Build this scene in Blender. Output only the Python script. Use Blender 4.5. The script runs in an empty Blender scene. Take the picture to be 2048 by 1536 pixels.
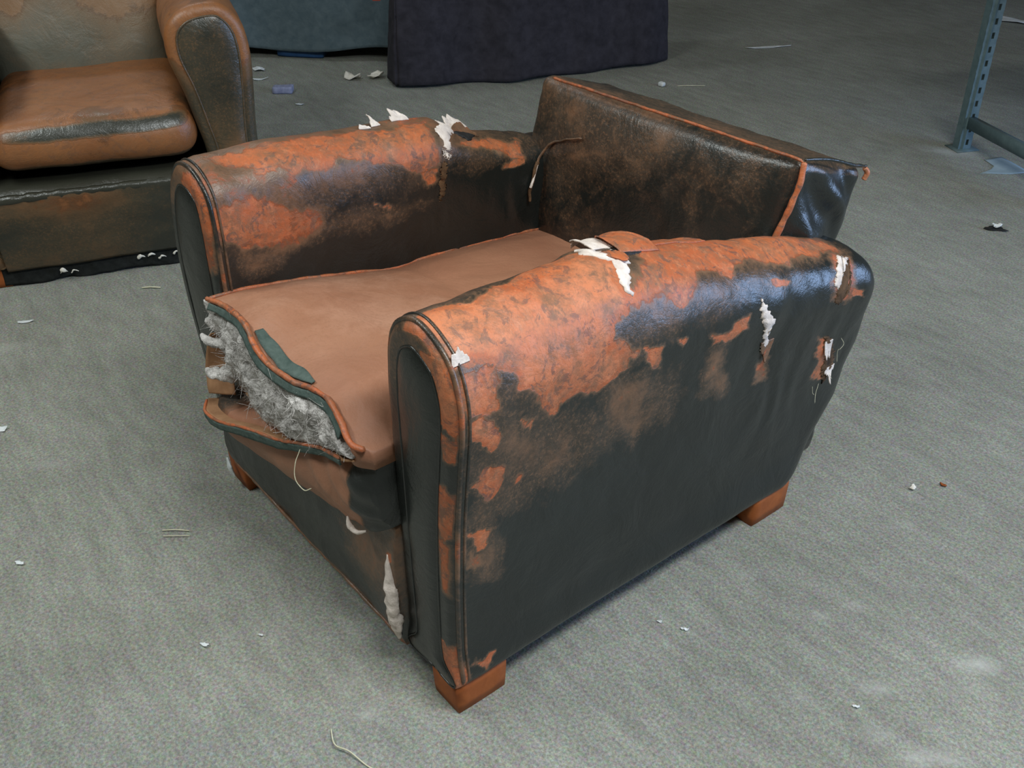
import bpy, bmesh, math, random
import numpy as np
from mathutils import Vector, Matrix
random.seed(7)
S = bpy.context.scene
COL = S.collection

# ------------------------------------------------------------------ camera
cam_d = bpy.data.cameras.new('camera'); cam = bpy.data.objects.new('camera', cam_d); COL.objects.link(cam)
CP = np.array([1.38060683, -0.636088063, 1.42550283])
YAW, PITCH, ROLL, FPX = 0.896239394, 0.581632744, -0.00941090286, 2047.80278
fw = np.array([-math.sin(YAW)*math.cos(PITCH), math.cos(YAW)*math.cos(PITCH), -math.sin(PITCH)])
rt = np.cross(fw, [0, 0, 1]); rt /= np.linalg.norm(rt); up = np.cross(rt, fw)
r2 = math.cos(ROLL)*rt + math.sin(ROLL)*up; u2 = -math.sin(ROLL)*rt + math.cos(ROLL)*up
M = Matrix(((r2[0], u2[0], -fw[0], CP[0]), (r2[1], u2[1], -fw[1], CP[1]), (r2[2], u2[2], -fw[2], CP[2]), (0, 0, 0, 1)))
cam.matrix_world = M
cam_d.sensor_width = 36; cam_d.lens = 36*FPX/2048; cam_d.clip_start = .05; cam_d.clip_end = 60
S.camera = cam

# ------------------------------------------------------------------ world, lamps, exposure
w = bpy.data.worlds.new('world'); S.world = w; w.use_nodes = True
bg = w.node_tree.nodes['Background']; bg.inputs[0].default_value = (1, .95, .74, 1); bg.inputs[1].default_value = .08
def area(name, loc, tgt, sx, sy, power, col):
    d = bpy.data.lights.new(name, 'AREA'); d.shape = 'RECTANGLE'; d.size = sx; d.size_y = sy
    d.energy = power; d.color = col
    o = bpy.data.objects.new(name, d); COL.objects.link(o); o.location = loc
    o.rotation_euler = (Vector(tgt)-Vector(loc)).to_track_quat('-Z', 'Y').to_euler()
    return o
area('ceiling_lamp_or_fill', (1.7, .3, 2.9), (1.5, .4, 0), 1.5, .35, 84, (.95, 1, 1))
area('ceiling_lamp_or_fill', (.9, 2.9, 3.0), (.8, 2.6, 0), 1.6, .35, 9, (1, .88, .60))
area('ceiling_lamp_or_fill', (-1.0, -1.3, 2.8), (-.6, -.6, .1), 1.4, .35, 42, (.93, 1, .98))  # unseen fill light added to brighten the front of the chair
area('ceiling_lamp_or_fill', (-3.5, .9, 2.9), (-2.4, .6, 0), 1.3, .22, 12, (.80, .92, 1))
area('loading_door_daylight', (4.3, 4.7, 1.45), (.2, .5, .9), 3.2, 2.2, 215, (.42, .62, 1))
vs = S.view_settings; vs.view_transform = 'Standard'; vs.look = 'None'; vs.gamma = 1; vs.use_curve_mapping = False; vs.exposure = 0.0

# ------------------------------------------------------------------ noise and paint helpers
def _hash(ix, iy, iz, seed):
    n = (ix*374761393 + iy*668265263 + iz*2147483647 + seed*1274126177) & 0xffffffff
    n = ((n ^ (n >> 13))*1274126177) & 0xffffffff
    return ((n ^ (n >> 16)) & 0xffff)/65535.0
def vnoise(P, seed=0):
    P = np.asarray(P, float); i = np.floor(P).astype(np.int64); f = P-i; f = f*f*(3-2*f)
    r = 0
    for dx in (0, 1):
        for dy in (0, 1):
            for dz in (0, 1):
                wgt = (f[..., 0] if dx else 1-f[..., 0])*(f[..., 1] if dy else 1-f[..., 1])*(f[..., 2] if dz else 1-f[..., 2])
                r = r + wgt*_hash(i[..., 0]+dx, i[..., 1]+dy, i[..., 2]+dz, seed)
    return r
def fbm(P, sc, octv=4, seed=0):
    P = np.asarray(P, float)*sc; a, s, t = 1., 0., 0.
    for k in range(octv):
        s = s+a*(vnoise(P, seed+k)-.5); t += a; a *= .5; P = P*2.03+11.3
    return s/t*2
def sstep(a, b, x):
    t = np.clip((x-a)/(b-a), 0, 1); return t*t*(3-2*t)
def poly_sd(X, Y, poly):
    """signed distance, positive inside"""
    poly = np.asarray(poly, float); n = len(poly); d = np.full(X.shape, 1e9); ins = np.zeros(X.shape, bool)
    for k in range(n):
        ax, ay = poly[k]; bx, by = poly[(k+1) % n]
        ex, ey = bx-ax, by-ay; t = np.clip(((X-ax)*ex+(Y-ay)*ey)/(ex*ex+ey*ey+1e-12), 0, 1)
        d = np.minimum(d, np.hypot(X-ax-t*ex, Y-ay-t*ey))
        c = ((ay > Y) != (by > Y)) & (X < (bx-ax)*(Y-ay)/(by-ay+1e-12)+ax); ins ^= c
    return np.where(ins, d, -d)
def catmull(pts, n, closed=False):
    p = np.asarray(pts, float); m = len(p)
    if closed: q = np.vstack([p[-1], p, p[0], p[1]]); segs = m
    else: q = np.vstack([2*p[0]-p[1], p, 2*p[-1]-p[-2]]); segs = m-1
    out = []
    k = 24
    for i in range(segs):
        a, b, c, d = q[i:i+4]; t = np.linspace(0, 1, k, endpoint=False)[:, None]
        out.append(.5*((2*b)+(-a+c)*t+(2*a-5*b+4*c-d)*t*t+(-a+3*b-3*c+d)*t**3))
    out = np.vstack(out+[p[:1] if closed else p[-1:]])
    L = np.r_[0, np.cumsum(np.linalg.norm(np.diff(out, axis=0), axis=1))]; s = np.linspace(0, L[-1], n)
    return np.stack([np.interp(s, L, out[:, j]) for j in range(p.shape[1])], 1)
def lin(x, xs, ys): return np.interp(x, xs, ys)

# ------------------------------------------------------------------ object helpers
def link(o, parent=None):
    COL.objects.link(o)
    if parent is not None: o.parent = parent
    return o
def mesh_obj(name, V, F, mat, parent=None, uv=None, attrs=None, smooth=True):
    me = bpy.data.meshes.new(name); me.from_pydata([tuple(v) for v in np.asarray(V, float)], [], [tuple(int(i) for i in f) for f in F])
    if smooth: me.polygons.foreach_set('use_smooth', [True]*len(me.polygons))
    if mat: me.materials.append(mat)
    if uv is not None:
        l = me.uv_layers.new(name='UVMap'); vi = np.empty(len(me.loops), int); me.loops.foreach_get('vertex_index', vi)
        l.data.foreach_set('uv', np.asarray(uv, float)[vi].ravel())
    for k, a in (attrs or {}).items():
        at = me.attributes.new(k, 'FLOAT', 'POINT'); at.data.foreach_set('value', np.asarray(a, float).ravel())
    me.update()
    return link(bpy.data.objects.new(name, me), parent)
def grid_faces(nu, nv, wrap_v=False):
    F = []
    for i in range(nu-1):
        for j in range(nv if wrap_v else nv-1):
            k = (j+1) % nv
            F.append((i*nv+j, (i+1)*nv+j, (i+1)*nv+k, i*nv+k))
    return F
def grid(name, P, mat, parent=None, wrap=False, attrs=None, uv=None, caps=False, flip=False, smooth=True):
    nu, nv = P.shape[:2]; F = grid_faces(nu, nv, wrap)
    if caps: F.append(tuple(range(nv))); F.append(tuple(range((nu-1)*nv, nu*nv))[::-1])
    if caps:
        Pc = P.reshape(-1, 3); Pc = Pc-Pc.mean(0); Fq = np.array(F[:-2]); a_, b_, c_, d_ = (Pc[Fq[:, k]] for k in range(4))
        flip = (np.einsum('ij,ij->i', a_, np.cross(b_, c_))+np.einsum('ij,ij->i', a_, np.cross(c_, d_))).sum() < 0
        if nv > 2:
            # end caps: turn each so that it agrees with the sides
            F = F[:-2]+[tuple(range(nv))[::1], tuple(range((nu-1)*nv, nu*nv))[::-1]]
    if flip: F = [f[::-1] for f in F]
    if attrs: attrs = {k: a.reshape(-1) for k, a in attrs.items()}
    return mesh_obj(name, P.reshape(-1, 3), F, mat, parent, None if uv is None else uv.reshape(-1, 2), attrs, smooth)
def tube_P(path, r, n=8, twist=0, ends=True):
    p = np.asarray(path, float); m = len(p); T = np.gradient(p, axis=0); T /= np.linalg.norm(T, axis=1)[:, None]+1e-12
    ref = np.array([.13, .2, .97]); N = ref-T*(T@ref)[:, None]
    bad = np.linalg.norm(N, axis=1) < .2; N[bad] = np.array([1, 0, 0])-T[bad]*(T[bad]@np.array([1., 0, 0]))[:, None]
    N /= np.linalg.norm(N, axis=1)[:, None]; B = np.cross(T, N); a = np.linspace(0, 2*math.pi, n, endpoint=False)+twist
    r = np.broadcast_to(np.asarray(r, float), (m,)).copy()
    if ends: r[0] *= .3; r[-1] *= .3
    return p[:, None]+r[:, None, None]*(np.cos(a)[None, :, None]*N[:, None]+np.sin(a)[None, :, None]*B[:, None])
def tube(name, path, r, mat, parent=None, n=8, attrs=None, ends=True):
    P = tube_P(path, r, n, ends=ends)
    return grid(name, P, mat, parent, wrap=True, caps=True, attrs=attrs)
def block(size, n=(10, 10, 10), r=.02):
    """rounded box centred on the origin: verts, faces, normalised coords (-1..1)"""
    V = []; F = []; idx = {}
    n = np.array(n)
    def vid(i, j, k):
        key = (i, j, k)
        if key not in idx: idx[key] = len(V); V.append(key)
        return idx[key]
    for ax in range(3):
        a, b = [(1, 2), (2, 0), (0, 1)][ax]
        for side in (0, n[ax]):
            for i in range(n[a]):
                for j in range(n[b]):
                    q = []
                    for di, dj in ((0, 0), (1, 0), (1, 1), (0, 1)):
                        c = [0, 0, 0]; c[ax] = side; c[a] = i+di; c[b] = j+dj; q.append(vid(*c))
                    F.append(q if side else q[::-1])
    t = np.array(V, float)/n*2-1
    h = np.array(size)/2
    # crowd the outer rows towards the edges so the rounding gets its own rows
    p = np.sign(t)*np.abs(t)**.8*h
    inner = np.clip(p, -(h-r), h-r); dlt = p-inner; L = np.linalg.norm(dlt, axis=1)[:, None]
    p = np.where(L > 1e-9, inner+dlt/np.maximum(L, 1e-9)*r, p)
    return p, F, p/h
def trilin(c, q):
    """c: dict (sx,sy,sz)->corner; q normalised coords"""
    out = 0
    for sx in (-1, 1):
        for sy in (-1, 1):
            for sz in (-1, 1):
                out = out+((1+sx*q[:, :1])/2*(1+sy*q[:, 1:2])/2*(1+sz*q[:, 2:])/2)*np.array(c[(sx, sy, sz)])
    return out
def plain_block(name, lo, hi, mat, parent=None, r=.004, n=(4, 4, 4), taper=0, attrs=None, noise=0):
    lo = np.array(lo, float); hi = np.array(hi, float)
    p, F, q = block(hi-lo, n, r)
    if taper: p[:, :2] *= (1+taper*(q[:, 2:]))
    P = p+(lo+hi)/2
    if noise: P = P+noise*fbm(P, 9, 3, 5)[:, None]
    return mesh_obj(name, P, F, mat, parent, attrs=attrs)
def thing(name, label, cat, loc=(0, 0, 0), rz=0, group=None):
    o = bpy.data.objects.new(name, None); COL.objects.link(o); o.empty_display_size = .1
    o.location = loc; o.rotation_euler = (0, 0, rz); o['label'] = label; o['category'] = cat
    if group: o['group'] = group
    return o
def tag(o, label, cat, group=None):
    o['label'] = label; o['category'] = cat
    if group: o['group'] = group
    return o

# ------------------------------------------------------------------ materials
class NT:
    def __init__(s, name):
        s.m = bpy.data.materials.new(name); s.m.use_nodes = True; s.t = s.m.node_tree; s.n = s.t.nodes
        s.b = s.n['Principled BSDF']; s.tc = s.n.new('ShaderNodeTexCoord')
    def L(s, a, b): s.t.links.new(a, b)
    def noise(s, scale, detail=4, rough=.55, dist=0, vec=None, col=False):
        n = s.n.new('ShaderNodeTexNoise'); n.inputs['Scale'].default_value = scale; n.inputs['Detail'].default_value = detail
        n.inputs['Roughness'].default_value = rough; n.inputs['Distortion'].default_value = dist
        s.L(vec if vec is not None else s.tc.outputs['Object'], n.inputs['Vector']); return n.outputs['Color' if col else 'Fac']
    def math(s, op, a, b=0, clamp=False):
        n = s.n.new('ShaderNodeMath'); n.operation = op; n.use_clamp = clamp
        for i, v in enumerate((a, b)):
            if isinstance(v, (int, float)): n.inputs[i].default_value = v
            else: s.L(v, n.inputs[i])
        return n.outputs[0]
    def ramp(s, fac, stops, interp='LINEAR'):
        n = s.n.new('ShaderNodeValToRGB'); n.color_ramp.interpolation = interp; e = n.color_ramp.elements
        while len(e) < len(stops): e.new(.5)
        for k, (p, c) in enumerate(stops):
            e[k].position = p; e[k].color = (c, c, c, 1) if isinstance(c, (int, float)) else tuple(c)+(1,)
        s.L(fac, n.inputs[0]); return n.outputs[0]
    def mix(s, fac, a, b, mode='MIX'):
        n = s.n.new('ShaderNodeMix'); n.data_type = 'RGBA'; n.blend_type = mode
        for sock, v in ((n.inputs[0], fac), (n.inputs[6], a), (n.inputs[7], b)):
            if isinstance(v, (int, float)): sock.default_value = v
            elif isinstance(v, tuple): sock.default_value = v+(1,)
            else: s.L(v, sock)
        return n.outputs[2]
    def attr(s, name):
        n = s.n.new('ShaderNodeAttribute'); n.attribute_name = name; return n.outputs['Fac']
    def bump(s, h, strength, dist=.01, prev=None):
        n = s.n.new('ShaderNodeBump'); n.inputs['Strength'].default_value = strength; n.inputs['Distance'].default_value = dist
        s.L(h, n.inputs['Height'])
        if prev is not None: s.L(prev, n.inputs['Normal'])
        s.L(n.outputs[0], s.b.inputs['Normal']); return n.outputs[0]
    def mapping(s, scale, rot=(0, 0, 0)):
        n = s.n.new('ShaderNodeMapping'); n.inputs['Scale'].default_value = scale; n.inputs['Rotation'].default_value = rot
        s.L(s.tc.outputs['Object'], n.inputs['Vector']); return n.outputs[0]
def leather(name, base=0., dark=(.013, .016, .0145), dbrown=(.068, .046, .030), brown=(.21, .108, .056), orange=(.52, .135, .040),
            light=(.64, .215, .09), namp=.5, r0=.30, r1=.55, wr=1.0, mottle=1.):
    t = NT(name)
    n1 = t.noise(16, 9, .68, .6); n2 = t.noise(90, 6, .65); n3 = t.noise(5, 3, .5)
    wv = t.math('ADD', t.attr('wear'), base)
    wv = t.math('ADD', wv, t.math('MULTIPLY', t.math('SUBTRACT', n1, .5), namp))
    wv = t.math('ADD', wv, t.math('MULTIPLY', t.math('SUBTRACT', n2, .5), namp*.30), clamp=True)
    c = t.ramp(wv, [(0, dark), (.24, dark), (.40, dbrown), (.52, brown), (.565, tuple(.62*x for x in orange)), (.595, orange), (.86, orange), (1, light)])
    c = t.mix(t.ramp(n3, [(.35, 0.), (.7, .35)]), c, (.10, .075, .06), 'SOFT_LIGHT')
    # thumb-worn lavender grey film where the finish still clings in flakes
    fl = t.noise(30, 7, .7, .9)
    c = t.mix(t.math('MULTIPLY', t.ramp(fl, [(.53, 0.), (.58, .8*mottle)]), t.ramp(wv, [(.5, 0.), (.62, 1.), (.9, .8)])), c, (.10, .060, .05))
    mt = t.noise(26, 10, .78, .15)
    c = t.mix(t.math('MULTIPLY', t.ramp(mt, [(.36, .85*mottle), (.56, 0.)]), t.ramp(wv, [(.55, 0.), (.6, 1.)])), c, brown)
    hl = t.noise(60, 8, .8, .2)
    c = t.mix(t.math('MULTIPLY', t.ramp(hl, [(.50, 0.), (.66, .8*mottle)]), t.ramp(wv, [(.58, 0.), (.66, 1.)])), c, light)
    st = t.noise(150, 5, .8, .4)
    c = t.mix(t.math('MULTIPLY', t.ramp(st, [(.5, 0.), (.64, .7)]), t.ramp(wv, [(.22, 0.), (.36, 1.), (.56, .5)])), c, brown)
    t.L(c, t.b.inputs['Base Color'])
    t.L(t.ramp(wv, [(.2, r0), (.5, (r0+r1)/2), (.6, r1)]), t.b.inputs['Roughness'])
    t.b.inputs['Specular IOR Level'].default_value = .72
    v = t.n.new('ShaderNodeTexVoronoi'); v.feature = 'DISTANCE_TO_EDGE'; v.inputs['Scale'].default_value = 130
    t.L(t.tc.outputs['Object'], v.inputs['Vector'])
    b = t.bump(t.ramp(v.outputs['Distance'], [(0, 0.), (.12, 1.)]), .10*wr, .002)
    b = t.bump(t.ramp(wv, [(.54, 1.), (.60, 0.)]), .35, .0015, b)
    b = t.bump(t.noise(9, 6, .6, 1.2), .22*wr, .02, b)
    return t.m
M_leather = leather('worn_club_leather')
M_seat = leather('sunned_seat_leather', base=0, orange=(.40, .185, .105), light=(.50, .26, .165), brown=(.27, .125, .065), namp=.30, r0=.45, r1=.6, mottle=.0)
M_sofa = leather('second_chair_leather', dark=(.042, .042, .030), dbrown=(.085, .062, .034), brown=(.19, .098, .042), orange=(.33, .125, .038), light=(.40, .17, .06), namp=.34, r0=.32, r1=.46, mottle=.35)
M_backc = leather('greyed_back_leather', dark=(.14, .145, .115), dbrown=(.18, .155, .11), brown=(.23, .165, .10), orange=(.29, .17, .085), light=(.34, .21, .12), namp=.30, r0=.42, r1=.5, mottle=.0)
def simple(name, c1, c2, scale=40, rough=.8, bump=.3, detail=6, spec=.3, bscale=None, bd=.004):
    t = NT(name); n = t.noise(scale, detail, .6, .3)
    t.L(t.ramp(n, [(.3, c1), (.7, c2)]), t.b.inputs['Base Color']); t.b.inputs['Roughness'].default_value = rough
    t.b.inputs['Specular IOR Level'].default_value = spec
    t.bump(t.noise(bscale or scale*2, 5, .6), bump, bd); return t.m
M_piping = leather('piping_leather', base=0, namp=.5)
M_stuff = simple('grey_wool_stuffing', (.28, .26, .24), (.86, .82, .79), 20, 1, 1.0, 8, .1, 90, .012)
M_lining = simple('cream_canvas_lining', (.62, .53, .47), (.86, .76, .69), 60, .95, .6, 6, .1)
M_green = simple('green_welt_tape', (.055, .085, .075), (.11, .15, .135), 60, .85, .5)
M_underside = simple('tan_leather_reverse', (.26, .13, .065), (.42, .23, .12), 30, .8, .3)
M_foot = simple('orange_stained_wood', (.25, .062, .014), (.40, .115, .028), 22, .6, .25)
M_paper = simple('white_paper', (.62, .66, .68), (.85, .87, .88), 30, .85, .2)
M_paperblue = simple('pale_blue_paper', (.25, .33, .37), (.36, .44, .48), 15, .8, .2)
M_cream = simple('cream_scrap', (.75, .69, .60), (.92, .88, .80), 50, .9, .5)
M_bluebit = simple('faded_blue_card', (.20, .22, .36), (.38, .40, .55), 50, .8, .3)
M_dark = simple('dark_scrap_and_rip_shade', (.012, .012, .013), (.03, .03, .03), 50, .6, .3)
M_hessian = simple('black_dust_cover', (.008, .009, .008), (.02, .022, .02), 60, .95, .5)
M_steel = simple('blue_grey_painted_steel', (.075, .12, .13), (.12, .175, .185), 30, .45, .15, spec=.5)
M_greycloth = simple('grey_green_cloth', (.085, .125, .150), (.13, .175, .20), 25, .95, .5)
M_raw = simple('raw_brown_leather', (.05, .028, .014), (.16, .085, .04), 60, .85, .5)
M_blackcloth = simple('black_cloth', (.022, .020, .026), (.045, .041, .052), 22, .95, .5)
M_red = simple('red_plastic', (.35, .03, .015), (.5, .06, .03), 20, .5, .1)
M_blue = simple('blue_plastic', (.02, .06, .16), (.03, .09, .22), 20, .5, .1)
M_straw = simple('pale_straw', (.55, .52, .36), (.75, .72, .55), 40, .8, .1)

# carpet
t = NT('flecked_office_carpet')
hue = t.noise(130, 3, .7, 0, None, True)
g1 = t.noise(2.2, 5, .6); g2 = t.noise(170, 4, .8, 0, t.mapping((1, 1, 1))); g3 = t.noise(14, 4, .6, 0, t.mapping((.6, 2.2, 1), (0, 0, .7)))
c = t.ramp(g1, [(.3, (.252, .256, .222)), (.7, (.325, .328, .290))])
c = t.mix(.8, c, t.ramp(g2, [(.28, .18), (.5, .5), (.74, .88)]), 'OVERLAY')
c = t.mix(.35, c, t.ramp(g3, [(.3, .3), (.7, .7)]), 'OVERLAY')
c = t.mix(.45, c, hue, 'OVERLAY')
c = t.mix(t.attr('stain'), c, (.56, .56, .53))
c = t.mix(t.attr('soil'), c, (.085, .07, .05))
t.L(c, t.b.inputs['Base Color']); t.b.inputs['Roughness'].default_value = .97; t.b.inputs['Specular IOR Level'].default_value = .15
b = t.bump(t.noise(190, 4, .7), .55, .006)
M_carpet = t.m

# ------------------------------------------------------------------ floor
def build_floor():
    xs = np.unique(np.r_[np.linspace(-9, -3.4, 12), np.linspace(-3.4, 1.6, 260), np.linspace(1.6, 6, 12)])
    ys = np.unique(np.r_[np.linspace(-4, -1, 8), np.linspace(-1, 4.4, 270), np.linspace(4.4, 10, 12)])
    X, Y = np.meshgrid(xs, ys, indexing='ij'); P = np.stack([X, Y, 0*X], -1)
    st = np.zeros_like(X)
    def blob(x, y, a, b, ang, v):
        nonlocal st
        dx, dy = X-x, Y-y; c, s = math.cos(ang), math.sin(ang); u = (dx*c+dy*s)/a; w_ = (-dx*s+dy*c)/b
        st = np.maximum(st, v*np.exp(-(u*u+w_*w_)))
    for b_ in STAINS: blob(*b_)
    st = st*np.clip(.75+.9*fbm(P, 30, 4, 3), 0, 1.2)
    soil = np.clip(.35*np.exp(-((X+.1)**2+(Y+.25)**2)/.12), 0, 1)*0
    o = grid('floor', P, M_carpet, attrs={'stain': np.clip(st, 0, .9), 'soil': soil}); o['kind'] = 'structure'
    return o
STAINS = [(.924, .784, .030, .018, .9, .85), (.95, .73, .030, .014, .9, .25), (.675, .671, .016, .011, .8, .5), (.70, .735, .016, .011, .8, .5), (.842, .60, .022, .014, .9, .55),
          (.90, .52, .018, .014, .8, .7), (.985, .55, .045, .016, .9, .6), (.77, .48, .02, .012, .8, .3),
          (.32, -.11, .02, .011, 2.2, .45), (.25, -.10, .05, .012, 2.3, .3), (-.73, -.311, .035, .012, 1.1, .35), (-1.25, -.28, .08, .02, 1.3, .3), (-1.32, -.22, .05, .02, 1.3, .4),
          (.12, 1.45, .16, .016, 1.0, .28), (.2, 1.25, .10, .012, 2.4, .22), (-.45, -.05, .06, .012, 1.3, .15),
          (-.494, 3.03, .09, .035, .5, .6), (-2.45, 1.25, .09, .012, .9, .3), (-2.35, 1.3, .06, .01, .9, .25), (.52, .66, .03, .01, 1.2, .3), (.62, 1.0, .05, .01, 1.0, .2)]
build_floor()

# ------------------------------------------------------------------ arm of a club chair
class Arm:
    """closed profile swept from front (v=0) to back (v=1); w runs round the profile from the outer bottom"""
    def __init__(s, prof, hy, yr, mid, ins=.038, fr=.022, rr=.05, ref_h=.745, zb=.3, seed=1, bumps=(), NV=230, NW=330, flip=False):
        s.prof = catmull(prof, 1200, closed=True)
        d = np.gradient(s.prof, axis=0); d /= np.linalg.norm(d, axis=1)[:, None]+1e-12
        s.nrm = np.stack([d[:, 1], -d[:, 0]], 1)
        c = s.prof.mean(0)
        if np.mean(np.einsum('ij,ij->i', s.nrm, s.prof-c)) < 0: s.nrm = -s.nrm
        s.flipped = np.sum(s.prof[:-1, 0]*s.prof[1:, 1]-s.prof[1:, 0]*s.prof[:-1, 1]) > 0
        L = np.r_[0, np.cumsum(np.linalg.norm(np.diff(s.prof, axis=0), axis=1))]; s.per = L[-1]
        s.hy, s.yr, s.mid, s.ins, s.fr, s.rr, s.h0, s.zb, s.seed, s.bumps, s.NV, s.NW = hy, yr, mid, ins, fr, rr, ref_h, zb, seed, bumps, NV, NW
    def base(s, w):
        k = (np.asarray(w) % 1.0)*(len(s.prof)-1)
        i = np.arange(len(s.prof))
        P = np.stack([np.interp(k, i, s.prof[:, j]) for j in (0, 1)], -1); N = np.stack([np.interp(k, i, s.nrm[:, j]) for j in (0, 1)], -1)
        return P, N
    def at(s, v, w, off=0., detail=True):
        v = np.asarray(v, float); w = np.asarray(w, float); v, w = np.broadcast_arrays(v, w)
        P, N = s.base(w)
        yend = np.interp(P[..., 1], s.yr[0], s.yr[1])
        # v 0..f0 front band, f0..f1 front rounding, f1..r1 body, r1..1 rear rounding
        f0, f1, r1 = .03, .07, .93
        y = np.where(v < f0, 0., np.where(v < f1, s.fr*(1-np.cos((v-f0)/(f1-f0)*math.pi/2)), s.fr+(v-f1)/(1-f1)*(yend-s.fr)))
        ins = np.where(v < f0, s.fr+(s.ins-s.fr)*(1-v/f0), np.where(v < f1, s.fr*(1-np.sin((v-f0)/(f1-f0)*math.pi/2)), 0))
        ins = ins*(.12+.88*sstep(.069, .125, P[..., 1]))
        tr = np.clip((v-r1)/(1-r1), 0, 1); ins = ins+s.rr*(1-np.sqrt(np.clip(1-tr**2.2, 0, 1)))
        h = np.interp(y, s.hy[0], s.hy[1]); k = (h-s.zb)/(s.h0-s.zb)
        x = P[..., 0]-N[..., 0]*ins; z = P[..., 1]-N[..., 1]*ins
        z = np.where(z > s.zb, s.zb+(z-s.zb)*k, z)
        Q = np.stack([x, y, z], -1)
        fm = sstep(0, f0, v); ny = -np.cos(np.clip((v-f0)/(f1-f0), 0, 1)*math.pi/2)*(v < f1)
        nn = np.stack([N[..., 0]*np.sqrt(1-ny*ny), ny, N[..., 1]*np.sqrt(1-ny*ny)], -1)
        if detail:
            body = sstep(.05, .12, v); upz = sstep(.15, .45, z)
            d = .006*fbm(Q, 5, 3, s.seed)*body+.0028*fbm(Q*np.array([1, 1, .5]), 22, 3, s.seed+9)*body*upz
            # pull wrinkles across the roll towards the back
            ph = Q[..., 1]*95+9*fbm(Q, 4, 2, s.seed+3)
            d = d+.0022*np.sin(ph)*sstep(.45, .75, v)*upz*np.clip(.3+fbm(Q, 7, 2, s.seed+5), 0, 1)
            for (bv, bw, rv, rw, a) in s.bumps:
                d = d+a*np.exp(-((v-bv)/rv)**2-((w-bw)/rw)**2)
        else: d = 0
        tot = np.broadcast_to(np.asarray(d+off, float), v.shape)
        return Q+nn*tot[..., None]
    def build(s, mat, parent, paint, name='armrest'):
        vs_ = np.r_[np.linspace(0, .03, 5, endpoint=False), np.linspace(.03, .07, 9, endpoint=False), np.linspace(.07, .93, s.NV, endpoint=False), .93+.07*np.sin(np.linspace(0, 1, 12)*math.pi/2)]
        ws = np.linspace(0, 1, s.NW, endpoint=False)
        V, W = np.meshgrid(vs_, ws, indexing='ij')
        P = s.at(V, W)
        wear = paint(V, W, P)
        return grid(name, P, mat, parent, wrap=True, caps=True, attrs={'wear': wear}, uv=np.stack([V, W], -1), flip=s.flipped)
    def panel(s, mat, parent, paint, dome=.007, name='front_panel'):
        ws = np.linspace(0, 1, 160, endpoint=False); rs = np.linspace(0, 1, 14)
        R, W = np.meshgrid(rs, ws, indexing='ij')
        O = s.at(np.zeros_like(W), W, detail=False)
        mx = np.interp(O[..., 2], s.mid[0], s.mid[1]); zz = np.clip(O[..., 2], s.mid[2], s.mid[3])
        C = np.stack([mx, O[..., 1], zz], -1)
        P = C+(O-C)*R[..., None]; P[..., 1] += -dome*(1-R**3); P[..., 1] += .0015*fbm(P, 14, 3, s.seed+1)
        a_ = P[-1]; ar = np.sum(a_[:, 0]*np.roll(a_[:, 2], -1)-np.roll(a_[:, 0], -1)*a_[:, 2])
        return grid(name, P, mat, parent, wrap=True, attrs={'wear': paint(P)}, flip=ar > 0)
    def welt(s, mat, parent, v, w0, w1, r, wearf, off=0., name='piping', n=150):
        ws = np.linspace(w0, w1, n); p = s.at(np.full(n, v), ws, detail=False)
        if off: _, N = s.base(ws); p = p+np.stack([N[:, 0]*off, 0*ws, N[:, 1]*off], -1)
        wear = np.repeat(wearf(ws)[:, None], 8, 1)
        return tube(name, p, r, mat, parent, attrs={'wear': wear})
SX = 1.05  # metres per unit v
def field(V, W, per, polys, soft=.035):
    """polys: (value, [(v,w)...]) -> wear field"""
    f = np.zeros(V.shape); W = np.where(W > .9, W-1, W)
    Q_ = np.stack([V*SX, W*per, 0*V], -1)
    V = V+(.020*fbm(Q_, 22, 4, 101)+.008*fbm(Q_, 90, 3, 103))/SX*sstep(.03, .09, V); W = W+(.020*fbm(Q_, 22, 4, 102)+.008*fbm(Q_, 90, 3, 104))/per
    for val, pl, *sf in polys:
        k = (sf[0] if sf else soft)*1.7+.004
        sd = poly_sd(V*SX, W*per, [(a*SX, b*per) for a, b in pl])
        m_ = sstep(-k, k*.6, sd)
        f = np.maximum(f, val*m_) if val > 0 else f*(1-m_)-val*m_
    return f
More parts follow.
